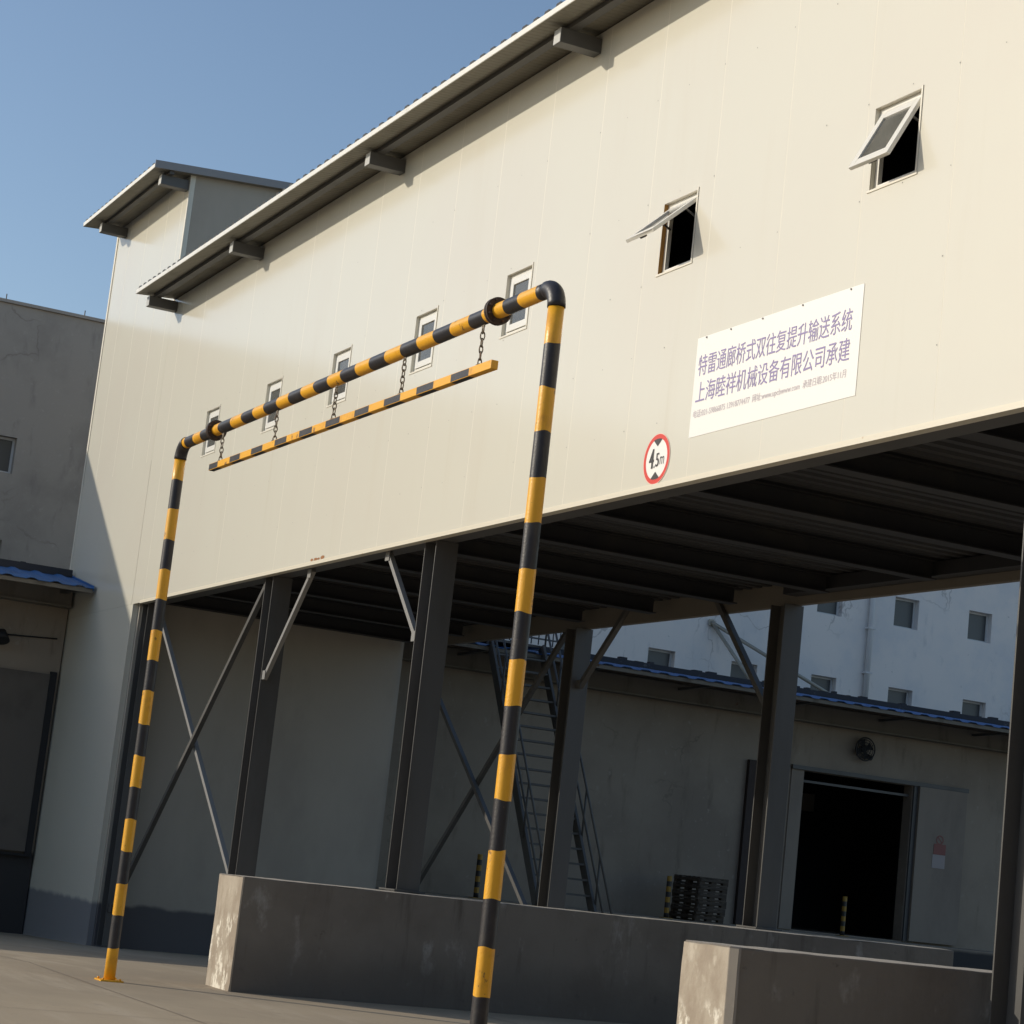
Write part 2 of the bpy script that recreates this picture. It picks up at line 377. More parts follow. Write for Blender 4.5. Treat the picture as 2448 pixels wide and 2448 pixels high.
# tooled slab joints and a patched line, thin strips on the slab
B = MB()
for yy in (1.6, 6.1, 10.4):
    xs = [-60, -39, -34, -31, -28, -24, -10]
    for a, b in zip(xs, xs[1:]): B.face([(a, yy, gz(a) + .004), (b, yy, gz(b) + .004), (b, yy + .014, gz(b) + .004), (a, yy + .014, gz(a) + .004)])
for xx in (-31.5, -27.0, -22.5, -18.0):
    B.face([(xx, -20, gz(xx) + .004), (xx + .012, -20, gz(xx) + .004), (xx + .012, 16, gz(xx) + .004), (xx, 16, gz(xx) + .004)])
jt = B.build('slab_joints', mat('joint_filler', (0.26, 0.215, 0.17), .9)); jt['kind'] = 'structure'

# ---------------------------------------------------------------- the long bridge building
D = 9.66
FR = lambda a, z, d: (a, D + d, z)
bridge = thing('bridge_building', (-13, 12.2, 0), 'long cream panelled bridge building raised on dark steel columns', 'building')
wins = [-31.84, -29.10, -26.50, -23.76, -21.24, -17.77, -14.30]
WW, Z0, Z1 = 0.63, 7.34, 8.05
holes = [(x, x + WW, Z0, Z1) for x in wins]
seams = [-13.178 - 1.222 * k for k in range(-16, 18)]
B = MB()
wall(B, FR, -34.595, 8.0, 5.20, 10.37, 0.09, holes, seams, mr={5: 1}, ms=4)
for k in range(-10, 36):                       # rows of fixing screws, two to a panel
    for zz in (5.83, 6.56, 7.285, 8.11, 9.21):
        x = -13.21 - .611 * k + random.uniform(-.03, .03)
        if x < -33 or random.random() < .3 or any(h[0] - .05 < x < h[1] + .05 and Z0 - .05 < zz < Z1 + .05 for h in holes): continue
        z = zz + random.uniform(-.012, .012); r = random.uniform(.005, .008)
        if -16.9 < x < -14.2 and 5.55 < z < 6.6: continue
        B.face([(x + r * math.cos(t), D - .003, z + r * math.sin(t)) for t in [k2 * math.pi / 4 for k2 in range(8)]], 2)
for x, r in ((-26.36, .035), (-26.22, .045), (-26.12, .03), (-25.97, .05)):
    B.face([(x + r * 1.6 * math.cos(t) * random.uniform(.7, 1.2), D - .003, 5.255 + r * .55 * math.sin(t) * random.uniform(.6, 1.2)) for t in [k2 * math.pi / 5 for k2 in range(10)]], 3)
B.build('front_wall', [m_panel, m_foam, m_screw, m_rust, m_trim], bridge)
B = MB(); B.box((-34.2, 14.72, 5.2), (8.0, 14.81, 10.37)); B.build('rear_wall', m_rear, bridge)
B = MB(); B.box((7.9, D + .1, 5.2), (7.99, 14.71, 10.37)); B.build('end_wall', m_panel, bridge)
B = MB(); B.box((-34.1, D - .012, 5.185), (8.0, D - .002, 5.235)); B.box((-34.1, D - .002, 5.185), (8, D + .085, 5.197)); B.build('edge_flashing', m_flash, bridge)

def roof_sheet(name, x0, x1, yA, zA, slope, yR, yB, parent, pitch=.265, vx=0.0):
    """ribbed sheet over both pitches, with a flat eave fascia in front and a plain underside with fine ribs"""
    B = MB(); zr = zA + slope * (yR - yA); zB = zr - slope * (yB - yR)
    xs = []; x = x0
    while x < x1 - pitch:
        xs += [(x, 0), (x + pitch * .45, 0), (x + pitch * .55, .045), (x + pitch * .9, .045)]; x += pitch
    xs += [(x, 0), (x1, 0)]
    for (p, hp), (q, hq) in zip(xs, xs[1:]):
        B.face([(p, yA, zA + .055 + hp), (q, yA, zA + .055 + hq), (q, yR, zr + .055 + hq), (p, yR, zr + .055 + hp)])
        B.face([(p, yR, zr + .055 + hp), (q, yR, zr + .055 + hq), (q, yB, zB + .055 + hq), (p, yB, zB + .055 + hp)])
        B.face([(p, yA, zA), (q, yA, zA), (q, yA, zA + .055), (p, yA, zA + .055)])
        if hp or hq: B.face([(p, yA, zA + .055), (q, yA, zA + .055), (q, yA, zA + .055 + hq), (p, yA, zA + .055 + hp)], 1)  # rib ends painted black for the shade inside open ribs
        B.face([(p, yB, zB), (q, yB, zB), (q, yB, zB + .055 + hq), (p, yB, zB + .055 + hp)])
    x = x0; us = []
    while x < x1 - .1:
        us += [(x, 0), (x + .045, 0), (x + .055, .006), (x + .08, .006), (x + .09, 0)]; x += .09
    us = [u for u in us if u[0] < x1] + [(x1, 0)]
    for (p, hp), (q, hq) in zip(us, us[1:]):
        B.face([(p, yA, zA), (q, yA, zA), (q, yA + .03, zA + slope * .03 + hq), (p, yA + .03, zA + slope * .03 + hp)], 2)
        B.face([(p, yA + .03, zA + slope * .03 + hp), (q, yA + .03, zA + slope * .03 + hq), (q, yR, zr + hq), (p, yR, zr + hp)], 2)
        B.face([(p, yR, zr), (q, yR, zr), (q, yB, zB), (p, yB, zB)], 2)
    for x in (x0, x1):
        B.face([(x, yA, zA), (x, yR, zr), (x, yR, zr + .055), (x, yA, zA + .055)])
        B.face([(x, yR, zr), (x, yB, zB), (x, yB, zB + .055), (x, yR, zr + .055)])
    return B.build(name, [m_roofw, m_dark, m_soffit], parent)
rf = roof_sheet('roof', -34.56, 8.3, 8.99, 10.335, .085, 12.2, 15.45, bridge)
B = MB(); B.box((-34.50, 8.975, 10.325), (8.3, 8.987, 10.389)); B.build('eave_fascia', m_fascia, rf)
B = MB(); B.box((-34.45, 9.26, 10.297), (8.0, 9.34, 10.352)); B.box((-34.45, 9.34, 10.297), (8.0, 9.36, 10.36)); B.build('purlin', m_steel, bridge)
B = MB(); B.box((0, 0, 0), (.16, .50, .165)); 
br0 = None
for x in (-34.46, -30.2, -24.89, -19.66, -14.4, -9.1, -3.8):
    if br0 is None:
        Bx = MB(); Bx.box((x, 9.17, 10.13), (x + .16, D - .003, 10.295)); br0 = Bx.build('eave_bracket', m_bracket, bridge, bevel=.004); x00 = x
        Bx = MB(); Bx.box((x + .004, 9.163, 10.134), (x + .156, 9.169, 10.291)); Bx.build('sunlit_end', m_sunend, br0)
    else: copy_part(br0, bridge, (x - x00, 0, 0))
# floor: deck, joists, edge beams
B = MB(); x = -34.1
while x < 8:
    B.face([(x, D + .1, 5.47), (x + .1, D + .1, 5.47), (x + .1, 14.7, 5.47), (x, 14.7, 5.47)])
    B.face([(x + .1, D + .1, 5.47), (x + .13, D + .1, 5.53), (x + .13, 14.7, 5.53), (x + .1, 14.7, 5.47)])
    B.face([(x + .13, D + .1, 5.53), (x + .2, D + .1, 5.53), (x + .2, 14.7, 5.53), (x + .13, 14.7, 5.53)])
    B.face([(x + .2, D + .1, 5.53), (x + .23, D + .1, 5.47), (x + .23, 14.7, 5.47), (x + .2, 14.7, 5.53)])
    x += .23
B.box((-34.1, D + .1, 5.6), (7.9, 14.7, 5.66))
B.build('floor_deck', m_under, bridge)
def ibeam(B, p, q, h, wd, tf=.014, tw=.01, side=None):
    """an I beam along p-q with its web upright"""
    p, q = Vector(p), Vector(q); z = Vector((0, 0, 1))
    B.bar(p + z * (tf / 2), q + z * (tf / 2), wd, tf)
    B.bar(p + z * (h - tf / 2), q + z * (h - tf / 2), wd, tf)
    B.bar(p + z * (h / 2), q + z * (h / 2), tw, h - 2 * tf - .002)
B = MB(); ibeam(B, (-34.1, D + .23, 5.2), (7.9, D + .23, 5.2), .26, .22); B.build('edge_beam', m_steel, bridge)
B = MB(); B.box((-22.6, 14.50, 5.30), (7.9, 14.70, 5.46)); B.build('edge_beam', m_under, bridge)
jo = None
for k in range(-4, 9):
    x = -17.5 - 2.08 * k
    if jo is None:
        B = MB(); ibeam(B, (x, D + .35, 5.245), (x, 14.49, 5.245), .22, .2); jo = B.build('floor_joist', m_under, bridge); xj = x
        yy = D + .6
        while yy < 14.3:
            B = MB(); B.box((x - .19, yy, 5.452), (x - .11, yy + .05, 5.462)); yy += .42
            B.build('deck_glint', m_glint, jo)  # small tabs added as glints of light along the deck
    else: copy_part(jo, bridge, (x - xj, 0, 0))
# columns
def column_mb(x, y, z0, z1, sep=.33, fl=.28):
    B = MB()
    B.box((x, y, z0 + .02), (x + .016, y + fl, z1)); B.box((x + sep - .016, y, z0 + .02), (x + sep, y + fl, z1))
    B.box((x + .018, y + fl / 2 - .006, z0 + .02), (x + sep - .018, y + fl / 2 + .006, z1))
    B.box((x - .06, y - .05, z0), (x + sep + .06, y + fl + .05, z0 + .019))
    return B
for x, y, z0 in ((-34.30, 9.765, -.31), (-28.4, 9.765, -.13), (-22.93, 9.765, 1.196), (-12.16, 9.765, 0), (-28.5, 14.56, -.13), (-22.95, 14.56, 1.196), (-12.2, 14.56, 0), (-1.3, 9.765, 0), (-1.3, 14.56, 0)):
    column_mb(x, y, z0, 5.198).build('column', m_steel, bridge, bevel=.004)
m_brpale = mat('worn_galvanised_brace', (0.25, 0.245, 0.235), 0.5)  # paler brace colour standing for sunlight on the near braces
def brace(p, q, wd=.07, bm_=None):
    B = MB(); B.bar(p, q, wd)
    d = (Vector(q) - Vector(p)).normalized()
    for e, sg in ((p, 1), (q, -1)):
        c = Vector(e) + d * (.06 * sg); B.box((c.x - .06, c.y - wd / 2 - .012, c.z - .06), (c.x + .06, c.y - wd / 2 - .002, c.z + .06))
    B.build('brace', bm_ or m_steel, bridge)
yn = 9.84
brace((-33.95, yn, .28), (-28.42, yn, 5.18)); brace((-33.95, yn + .09, 5.15), (-28.42, yn + .09, .83), .065, m_brpale)
brace((-28.06, yn - .02, 3.78), (-26.68, yn - .02, 5.17), .06, m_brpale); brace((-22.95, yn - .02, 4.06), (-24.12, yn - .02, 5.18), .06, m_brpale)
yf = 14.7
brace((-33.9, yf, 4.86), (-28.52, yf, .55)); brace((-33.9, yf + .09, .75), (-28.52, yf + .09, 5.55))
brace((-28.15, yf, 4.33), (-26.8, yf, 5.5), .075); brace((-22.97, yf, 3.85), (-24.6, yf, 5.5), .075)

# windows of the bridge
def frame_mb(x0, x1, z0, z1, y, wd, dp):
    B = MB()
    B.box((x0, y, z0), (x0 + wd, y + dp, z1)); B.box((x1 - wd, y, z0), (x1, y + dp, z1))
    B.box((x0 + wd, y, z0), (x1 - wd, y + dp, z0 + wd)); B.box((x0 + wd, y, z1 - wd), (x1 - wd, y + dp, z1))
    return B
def rot_top(B, z, y, ang):
    """swing out at the bottom about a hinge line at height z"""
    c, s = math.cos(ang), math.sin(ang); r = []
    for (px, py, pz) in B.v:
        dy, dz = py - y, pz - z
        r.append((px, y + dy * c + dz * s, z - dy * s + dz * c))
    B.v = r; return B
def window(x, ang):
    e = .002
    W = frame_mb(x + e, x + WW - e, Z0 + e, Z1 - e, D + .045, .045, .04)
    o = W.build('window', m_white, bridge, bevel=.003)
    W = MB()     # pressed sill lip and side trims round the opening
    W.box((x - .025, D - .008, Z0 - .02), (x + WW + .025, D - .001, Z0 - .001)); W.box((x + WW + .001, D - .008, Z0), (x + WW + .02, D - .001, Z1 + .02))
    W.build('trim', m_trim, o)
    hz = Z1 - .05
    S = frame_mb(x + .05, x + WW - .05, Z0 + .05, hz, D + .03, .075, .035)
    P = MB(); P.box((x + .126, D + .045, Z0 + .126), (x + WW - .126, D + .05, hz - .076))
    H = MB(); H.box((x + WW * .5 - .05, D + .066, Z0 + .07), (x + WW * .5 + .05, D + .085, Z0 + .09))
    if ang:
        for q in (S, P, H): rot_top(q, hz, D + .03, ang)
    S.build('sash', m_white, o, bevel=.004); P.build('pane', m_glass, o)
    if ang:
        H.build('handle', m_steel, o)
        for xs in (x + .06, x + WW - .066):
            t0 = Vector((xs, D + .06, Z1 - .26)); zb = hz - .20 * math.cos(ang); yb = D + .03 - .20 * math.sin(ang)
            A = MB(); A.bar(t0, (xs, yb + .03, zb), .012, .018); A.build('stay_arm', m_steel, o)
    return o
w0 = window(wins[0], 0)
for x in wins[1:5]: copy_part(w0, bridge, (x - wins[0], 0, 0))
o = window(wins[5], math.radians(47)); o['label'] = 'window pushed open almost level, with orange brown foam down one jamb'
o = window(wins[6], math.radians(28)); o['label'] = 'window tilted part way open at the bottom'

# ---------------------------------------------------------------- unseen warehouse added behind the viewer, blocks sky to deepen the shade
nb_ = thing('sky_blocker_warehouse', (14, 0, 0), 'unseen grey warehouse added behind the viewer to block sky light', 'building')
B = MB(); hs_ = [(y, y + 1.6, z, z + 1.2) for y in range(-38, 38, 6) for z in (2.0, 6.0, 9.5)]
wall(B, lambda a, z, d: (12 + d, a, z), -42, 42, -.2, 13, .4, hs_); B.box((12.41, -42, 12.6), (40, 42, 12.99)); B.box((39.6, -42, -.2), (40, 42, 12.59))
B.build('wall', mat('dark_grey_render', (.13, .125, .12), .9), nb_)
B = MB()
for h in hs_: B.box((12.2, h[0], h[2]), (12.24, h[1], h[3]))
B.build('glazing', m_glass, nb_)

# ---------------------------------------------------------------- lift tower
tower = thing('lift_tower', (-36.8, 12.2, -.35), 'taller cream panelled tower at the far end of the bridge', 'tower')
B = MB()
tse = [-38.07, -36.95, -35.75, -34.9]
wall(B, FR, -39.0, -34.6, 7.62, 12.60, .09, (), tse, sw=.007, sd=.004, ms=2)
wall(B, lambda a, z, d: (a, D - .003 + d, z), -39.0, -34.6, 5.2, 7.618, .09, (), ())
wall(B, lambda a, z, d: (a, D - .003 + d, z), -39.0, -34.49, -.5, 5.198, .09, (), ())
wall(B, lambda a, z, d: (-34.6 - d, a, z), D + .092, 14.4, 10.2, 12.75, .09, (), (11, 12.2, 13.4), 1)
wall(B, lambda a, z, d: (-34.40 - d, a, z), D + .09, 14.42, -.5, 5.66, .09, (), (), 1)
wall(B, lambda a, z, d: (-34.70 - d, a, z), D + .09, 14.4, 5.67, 10.19, .09, (), ())
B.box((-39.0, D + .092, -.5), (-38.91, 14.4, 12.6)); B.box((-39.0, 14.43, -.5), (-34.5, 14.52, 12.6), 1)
B.build('wall', [m_tower, m_shadeside, m_trim], tower)
B = MB(); B.box((-39.015, D - .012, -.5), (-38.93, D - .004, 12.55)); B.box((-39.015, D - .004, -.5), (-39.003, D + .07, 12.55)); B.build('corner_trim', m_trim, tower)
B = MB(); B.box((-34.598, D - .010, 10.3), (-34.54, D - .001, 12.5)); B.build('corner_trim', m_trim, tower)
rt = roof_sheet('roof', -39.05, -34.46, 8.99, 12.53, .075, 12.2, 15.2, tower)
B = MB()
for y0, y1, za, zb in ((8.98, 12.2, 12.52, 12.52 + .075 * 3.22), (12.2, 15.2, 12.52 + .075 * 3.22, 12.52)):
    B.face([(-34.457, y0, za), (-34.457, y1, zb), (-34.457, y1, zb + .13), (-34.457, y0, za + .13)])
    B.face([(-34.442, y0, za), (-34.442, y1, zb), (-34.442, y1, zb + .13), (-34.442, y0, za + .13)])
    for h in (0, .13): B.face([(-34.457, y0, za + h), (-34.457, y1, zb + h), (-34.442, y1, zb + h), (-34.442, y0, za + h)])
    for yy, zz in ((y0, za), (y1, zb)): B.face([(-34.457, yy, zz), (-34.442, yy, zz), (-34.442, yy, zz + .13), (-34.457, yy, zz + .13)])
B.build('verge_flashing', m_roofd, rt)
B = MB(); B.box((-39.0, 8.978, 12.522), (-34.46, 8.987, 12.59)); B.build('eave_fascia', m_fascia, rt)
B = MB(); B.box((-38.9, 9.26, 12.49), (-34.5, 9.34, 12.545)); B.build('purlin', m_steel, tower)
B = MB(); B.box((-38.48, 9.17, 12.32), (-38.32, D - .003, 12.488)); bt = B.build('eave_bracket', m_bracket, tower, bevel=.004)
B = MB(); B.box((-38.476, 9.163, 12.324), (-38.324, 9.169, 12.484)); B.build('sunlit_end', m_sunend, bt)
copy_part(bt, tower, (3.70, 0, 0))

# ---------------------------------------------------------------- cold store behind, and its loading annex
store = thing('cold_store', (-43.9, 20, -.45), 'big plain rendered store with small square windows behind the tower', 'building')
XM = -43.9
def wl(X): return lambda a, z, d: (X - d, a, z)
wy = [8.67 + 2.279 * k for k in range(-3, 14)]
keep = [k for k in range(len(wy)) if wy[k] < 9.5 or wy[k] > 19]
hs = [(wy[k], wy[k] + .73, z, z + .75) for k in keep for z in (6.33, 8.59 if wy[k] > 15 else 8.46)]
B = MB(); wall(B, wl(XM), -45, 12.0, -.45, 11.95, .35, [h for h in hs if h[1] < 12]); B.box((-75, -45, 11.6), (XM - .36, 11.99, 11.94)); B.box((-75, -45, -.45), (-74.7, 75, 11.59))
B.build('wall', m_render, store, label='grey cement rendered wall')
B = MB(); wall(B, wl(XM), 12.02, 75, -.45, 11.97, .35, [h for h in hs if h[0] > 12]); B.box((-75, 12.0, 11.6), (XM - .36, 75, 11.94))
B.build('wall', m_lime, store, label='pale limewashed wall')
B = MB(); B.box((-44.4, -45, 11.955), (XM + .06, 12.01, 12.02)); B.build('coping', m_render, store)
wt = None
for h in hs:
    if wt is None:
        B = MB(); y0, y1, z0, z1 = h; X = XM - .16; f = .05; e = .002
        B.box((X - .05, y0 + e, z0 + e), (X, y0 + f, z1 - e)); B.box((X - .05, y1 - f, z0 + e), (X, y1 - e, z1 - e))
        B.box((X - .05, y0 + f, z0 + e), (X, y1 - f, z0 + f)); B.box((X - .05, y0 + f, z1 - f), (X, y1 - f, z1 - e))
        wt = B.build('window', m_pipew, store, origin=(X, y0, z0)); w00 = h
        B = MB(); B.box((X - .03, y0 + f, z0 + f), (X - .025, y1 - f, z1 - f)); B.build('pane', m_oldglass, wt)
        B = MB(); B.box((X - .20, y0 + f, z0 + f), (X - .19, y1 - f, z1 - f)); B.build('blind', m_dimwall, wt)
    else: copy_part(wt, store, (0, h[0] - w00[0], h[2] - w00[2]))
B = MB(); B.tube([(XM + .09, 30.73, 5.9), (XM + .09, 30.73, 11.8)], .07, 12); B.build('downpipe', m_pipew, store)
Bc = MB()
for zz in (7.3, 8.4, 9.9): Bc.box((XM + .001, 30.63, zz), (XM + .17, 30.83, zz + .04))
Bc.build('pipe_bracket', m_pipew, store)
for yy in (6.0, 8.77, 10.43):
    B = MB(); B.tube([(XM - .1, yy, 11.95), (XM - .1, yy, 12.16)], .012, 6); B.build('lightning_rod', m_steel, store)

annex = thing('loading_annex', (-38.6, 20, -.45), 'low loading annex with blue sheet canopy along the store', 'building')
XA = -38.6
# left stretch, up to the tower
B = MB(); wall(B, wl(XA), -40, 9.63, -.45, 6.0, .3); B.box((XM + .01, -40, 5.9), (XA - .31, 9.6, 5.98)); B.build('wall', m_annex, annex)
dh = (25.68, 28.5, 1.04, 4.36)
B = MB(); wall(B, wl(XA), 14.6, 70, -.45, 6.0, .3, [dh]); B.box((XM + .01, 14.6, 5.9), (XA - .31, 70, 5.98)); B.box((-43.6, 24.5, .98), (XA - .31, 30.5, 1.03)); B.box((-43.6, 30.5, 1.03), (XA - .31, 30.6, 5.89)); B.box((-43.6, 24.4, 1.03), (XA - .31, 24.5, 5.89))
B.build('wall', m_annex, annex)
for y0, y1 in ((-40, 9.60), (14.7, 70)):
    B = MB(); B.box((XA + .002, y0, 5.38), (XA + .28, y1, 5.72)); B.box((XA + .002, y0, 5.36), (XA + .33, y1, 5.40)); B.build('canopy_beam', m_canopyc, annex)
    B = MB(); B.box((XA - .02, y0, 5.93 if y0 > 0 else 5.93), (XA + .05, y1, 6.07)); y = y0
    while y < y1 - .3:
        if random.random() < .5: B.box((XA - .1, y, 6.071), (XA + .04, y + random.uniform(.05, .22), 6.071 + random.uniform(.01, .05)))
        y += .35
    B.build('parapet_felt', m_felt, annex)
def blue_roof(y0, y1, z0):
    B = MB(); n = int((y1 - y0) / .07); xA, xB, zB = -36.9, XA + .06, 5.93
    for k in range(n):
        a, b = y0 + (y1 - y0) * k / n, y0 + (y1 - y0) * (k + 1) / n
        w1, w2 = .028 * (math.sin(2 * math.pi * a / .42) > .2), .028 * (math.sin(2 * math.pi * b / .42) > .2)
        B.face([(xA, a, z0 + w1), (xA, b, z0 + w2), (xB, b, zB + w2), (xB, a, zB + w1)])
        B.face([(xA, a, z0 + w1 - .012), (xA, b, z0 + w2 - .012), (xB, b, zB + w2 - .012), (xB, a, zB + w1 - .012)])
        B.face([(xA, a, z0 + w1), (xA, b, z0 + w2), (xA, b, z0 + w2 - .012), (xA, a, z0 + w1 - .012)])
    for y in (y0, y1):
        B.face([(xA, y, z0 - .05), (xA, y, z0 + .04), (xB, y, zB + .04), (xB, y, zB - .05)])
    o = B.build('canopy_roof', m_blue, annex)
    B = MB(); B.box((-37.0, y0, z0 - .085), (-36.93, y1 - .01, z0 - .015)); B.build('canopy_edge_rail', m_canopyc, o)
    for yy in [y1 - .2 - 2.5 * k for k in range(int((y1 - y0) / 2.5))]:
        B = MB(); B.bar((XA + .28, yy, 5.62), (-36.95, yy, z0 - .06), .06, .05); B.build('canopy_arm', m_steel, o)
blue_roof(-40, 9.60, 5.62); blue_roof(14.8, 70, 5.72)
# loading door of the right stretch
B = MB(); B.box((XA + .002, 28.52, 1.04), (XA + .05, 28.76, 4.42)); B.box((XA + .002, 25.34, 4.365), (XA + .09, 29.95, 4.45)); B.box((XA + .002, 25.36, 1.04), (XA + .03, 25.67, 4.36), 1)
B.build('door_frame', [m_steel, m_doorgrey], annex)
B = MB(); B.box((XA + .052, 28.62, 1.06), (XA + .12, 29.9, 4.36)); B.build('sliding_door', m_doorgrey, annex, bevel=.004)
B = MB(); B.box((-43.5, 24.51, 1.04), (-43.4, 30.49, 5.88)); B.box((-43.39, 24.51, 1.04), (XA - .32, 24.56, 5.88)); B.box((-43.39, 30.44, 1.04), (XA - .32, 30.49, 5.88)); B.build('dark_lining', m_dark, annex)  # black lining added to keep the doorway interior dark
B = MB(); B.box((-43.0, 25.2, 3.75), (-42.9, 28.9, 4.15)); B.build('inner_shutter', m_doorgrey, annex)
B = MB(); B.box((XA - .2, 25.69, 4.12), (XA - .1, 28.49, 4.17)); B.build('shutter_rail', m_steel, annex)
B = MB(); B.box((XA + .002, 24.26, 1.04), (XA + .1, 24.48, 4.42)); B.build('side_rail', mat('brown_side_rail', (.05, .035, .03), .8), annex)
# dark sliding door of the left stretch
B = MB(); B.box((XA + .002, 5.2, .99), (XA + .06, 9.46, 4.15)); B.build('sliding_door', m_door, annex, label='dark brown sliding door under the canopy')
B = MB(); B.box((XA + .002, 9.463, .95), (XA + .075, 9.58, 4.2)); B.box((XA + .002, -20, .91), (XA + .10, 9.58, .948)); B.build('door_guide', m_dark, annex)
B = MB(); B.tube([(XA + .01, 8.45, 4.72), (XA + .30, 8.45, 4.70)], .03, 8); B.tube([(XA + .24, 8.45, 4.78), (XA + .34, 8.45, 4.60)], [.07, .14], 12); B.tube([(XA + .03, 8.45, 4.74), (XA + .03, 9.5, 4.80)], .014, 6)
B.build('wall_lamp', m_dark, annex)
# dock platform of the right stretch
B = MB(); B.box((XA + .003, 14.7, -.45), (-36.9, 70, 1.02)); B.build('dock_platform', m_annex, annex)

# ---------------------------------------------------------------- concrete dock walls
def dock(x0, x1, y0, y1, h, label):
    B = MB(); c = .004
    B.face([(x0, y0, -.2), (x1 - c, y0, -.2), (x1 - c, y0, h), (x0, y0, h)], 1)
    B.face([(x1 - c, y0, -.2), (x1, y0 + c, -.2), (x1, y0 + c, h), (x1 - c, y0, h)], 0)
    B.face([(x1, y0 + c, -.2), (x1, y1, -.2), (x1, y1, h), (x1, y0 + c, h)], 0)
    B.face([(x1, y1, -.2), (x0, y1, -.2), (x0, y1, h), (x1, y1, h)], 0)
    B.face([(x0, y1, -.2), (x0, y0, -.2), (x0, y0, h), (x0, y1, h)], 0)
    B.face([(x0, y0, h), (x1 - c, y0, h), (x1, y0 + c, h), (x1, y1, h), (x0, y1, h)], 2)
    B.face([(x0, y0, -.2), (x1 - c, y0, -.2), (x1, y0 + c, -.2), (x1, y1, -.2), (x0, y1, -.2)], 0)
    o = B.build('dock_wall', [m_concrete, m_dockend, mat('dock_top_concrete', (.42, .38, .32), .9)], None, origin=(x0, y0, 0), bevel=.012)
    from mathutils import noise as mn
    bm = bmesh.new(); bm.from_mesh(o.data)
    bmesh.ops.subdivide_edges(bm, edges=[e for e in bm.edges if e.calc_length() > 3], cuts=90, use_grid_fill=True)
    bmesh.ops.subdivide_edges(bm, edges=[e for e in bm.edges if e.calc_length() > .4], cuts=9, use_grid_fill=True)
    for v in bm.verts:
        q = v.co + Vector((x0, y0, 0)); a = mn.noise_vector(q * 2.3) * .005 + mn.noise_vector(q * 9) * .003
        edge = any(e.calc_face_angle(0) > .5 for e in v.link_edges if len(e.link_faces) == 2)
        if edge:
            c = mn.noise(q * 6 + Vector((9, 2, 4)))
            if c > .28: a += -v.normal * min((c - .28) * .11, .03)
        v.co += a
    bm.to_mesh(o.data); bm.free()
    return tag(o, label, 'dock wall', 'concrete dock walls under the bridge')
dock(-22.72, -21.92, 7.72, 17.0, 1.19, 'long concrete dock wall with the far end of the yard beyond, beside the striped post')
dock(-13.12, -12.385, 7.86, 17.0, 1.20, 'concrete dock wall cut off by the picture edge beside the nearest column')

# ---------------------------------------------------------------- steel stair
st = thing('steel_stair', (-33.2, 17.9, -.3), 'steep dark steel stair with handrails rising to the annex roof', 'stair')
yl, yr = 17.31, 18.42; p0, p1 = Vector((-33.05, 0, -.3)), Vector((-37.0, 0, 5.85))
for yy in (yl, yr):
    B = MB(); B.bar(p0 + Vector((0, yy, 0)), p1 + Vector((0, yy, 0)), .05, .2); B.build('stringer', m_steel, st)
n = 23
B0 = None
for k in range(1, n):
    q = p0 + (p1 - p0) * (k / n)
    if B0 is None:
        B = MB(); B.box((q.x - .1, yl + .026, q.z - .02), (q.x + .1, yr - .026, q.z + .015)); B0 = B.build('tread', m_steel, st); qq = q.copy()
    else: copy_part(B0, st, q - qq)
for yy in (yl - .03, yr + .03):
    B = MB()
    for hh in (.5, 1.0): B.tube([p0 + Vector((0, yy, hh)), p1 + Vector((0, yy, hh))], .022, 8)
    for k in range(0, 6):
        q = p0 + (p1 - p0) * (.02 + .96 * k / 5) + Vector((0, yy, 0)); B.tube([q, q + Vector((0, 0, 1.0))], .02, 8)
    B.build('handrail', m_steel, st)
B = MB(); B.box((-38.5, yl, 5.84), (-37.0, yr, 5.88)); B.build('landing', m_steel, st)
B = MB()
for yy in [17.0 + .16 * k for k in range(20)]: B.tube([(-38.5, yy, 6.08), (-38.5, yy, 6.95)], .014, 6)
B.tube([(-38.5, 16.95, 6.96), (-38.5, 20.1, 6.96)], .022, 8); B.tube([(-38.5, 16.95, 6.2), (-38.5, 20.1, 6.2)], .018, 8)
B.build('guard_rail', m_steel, st)

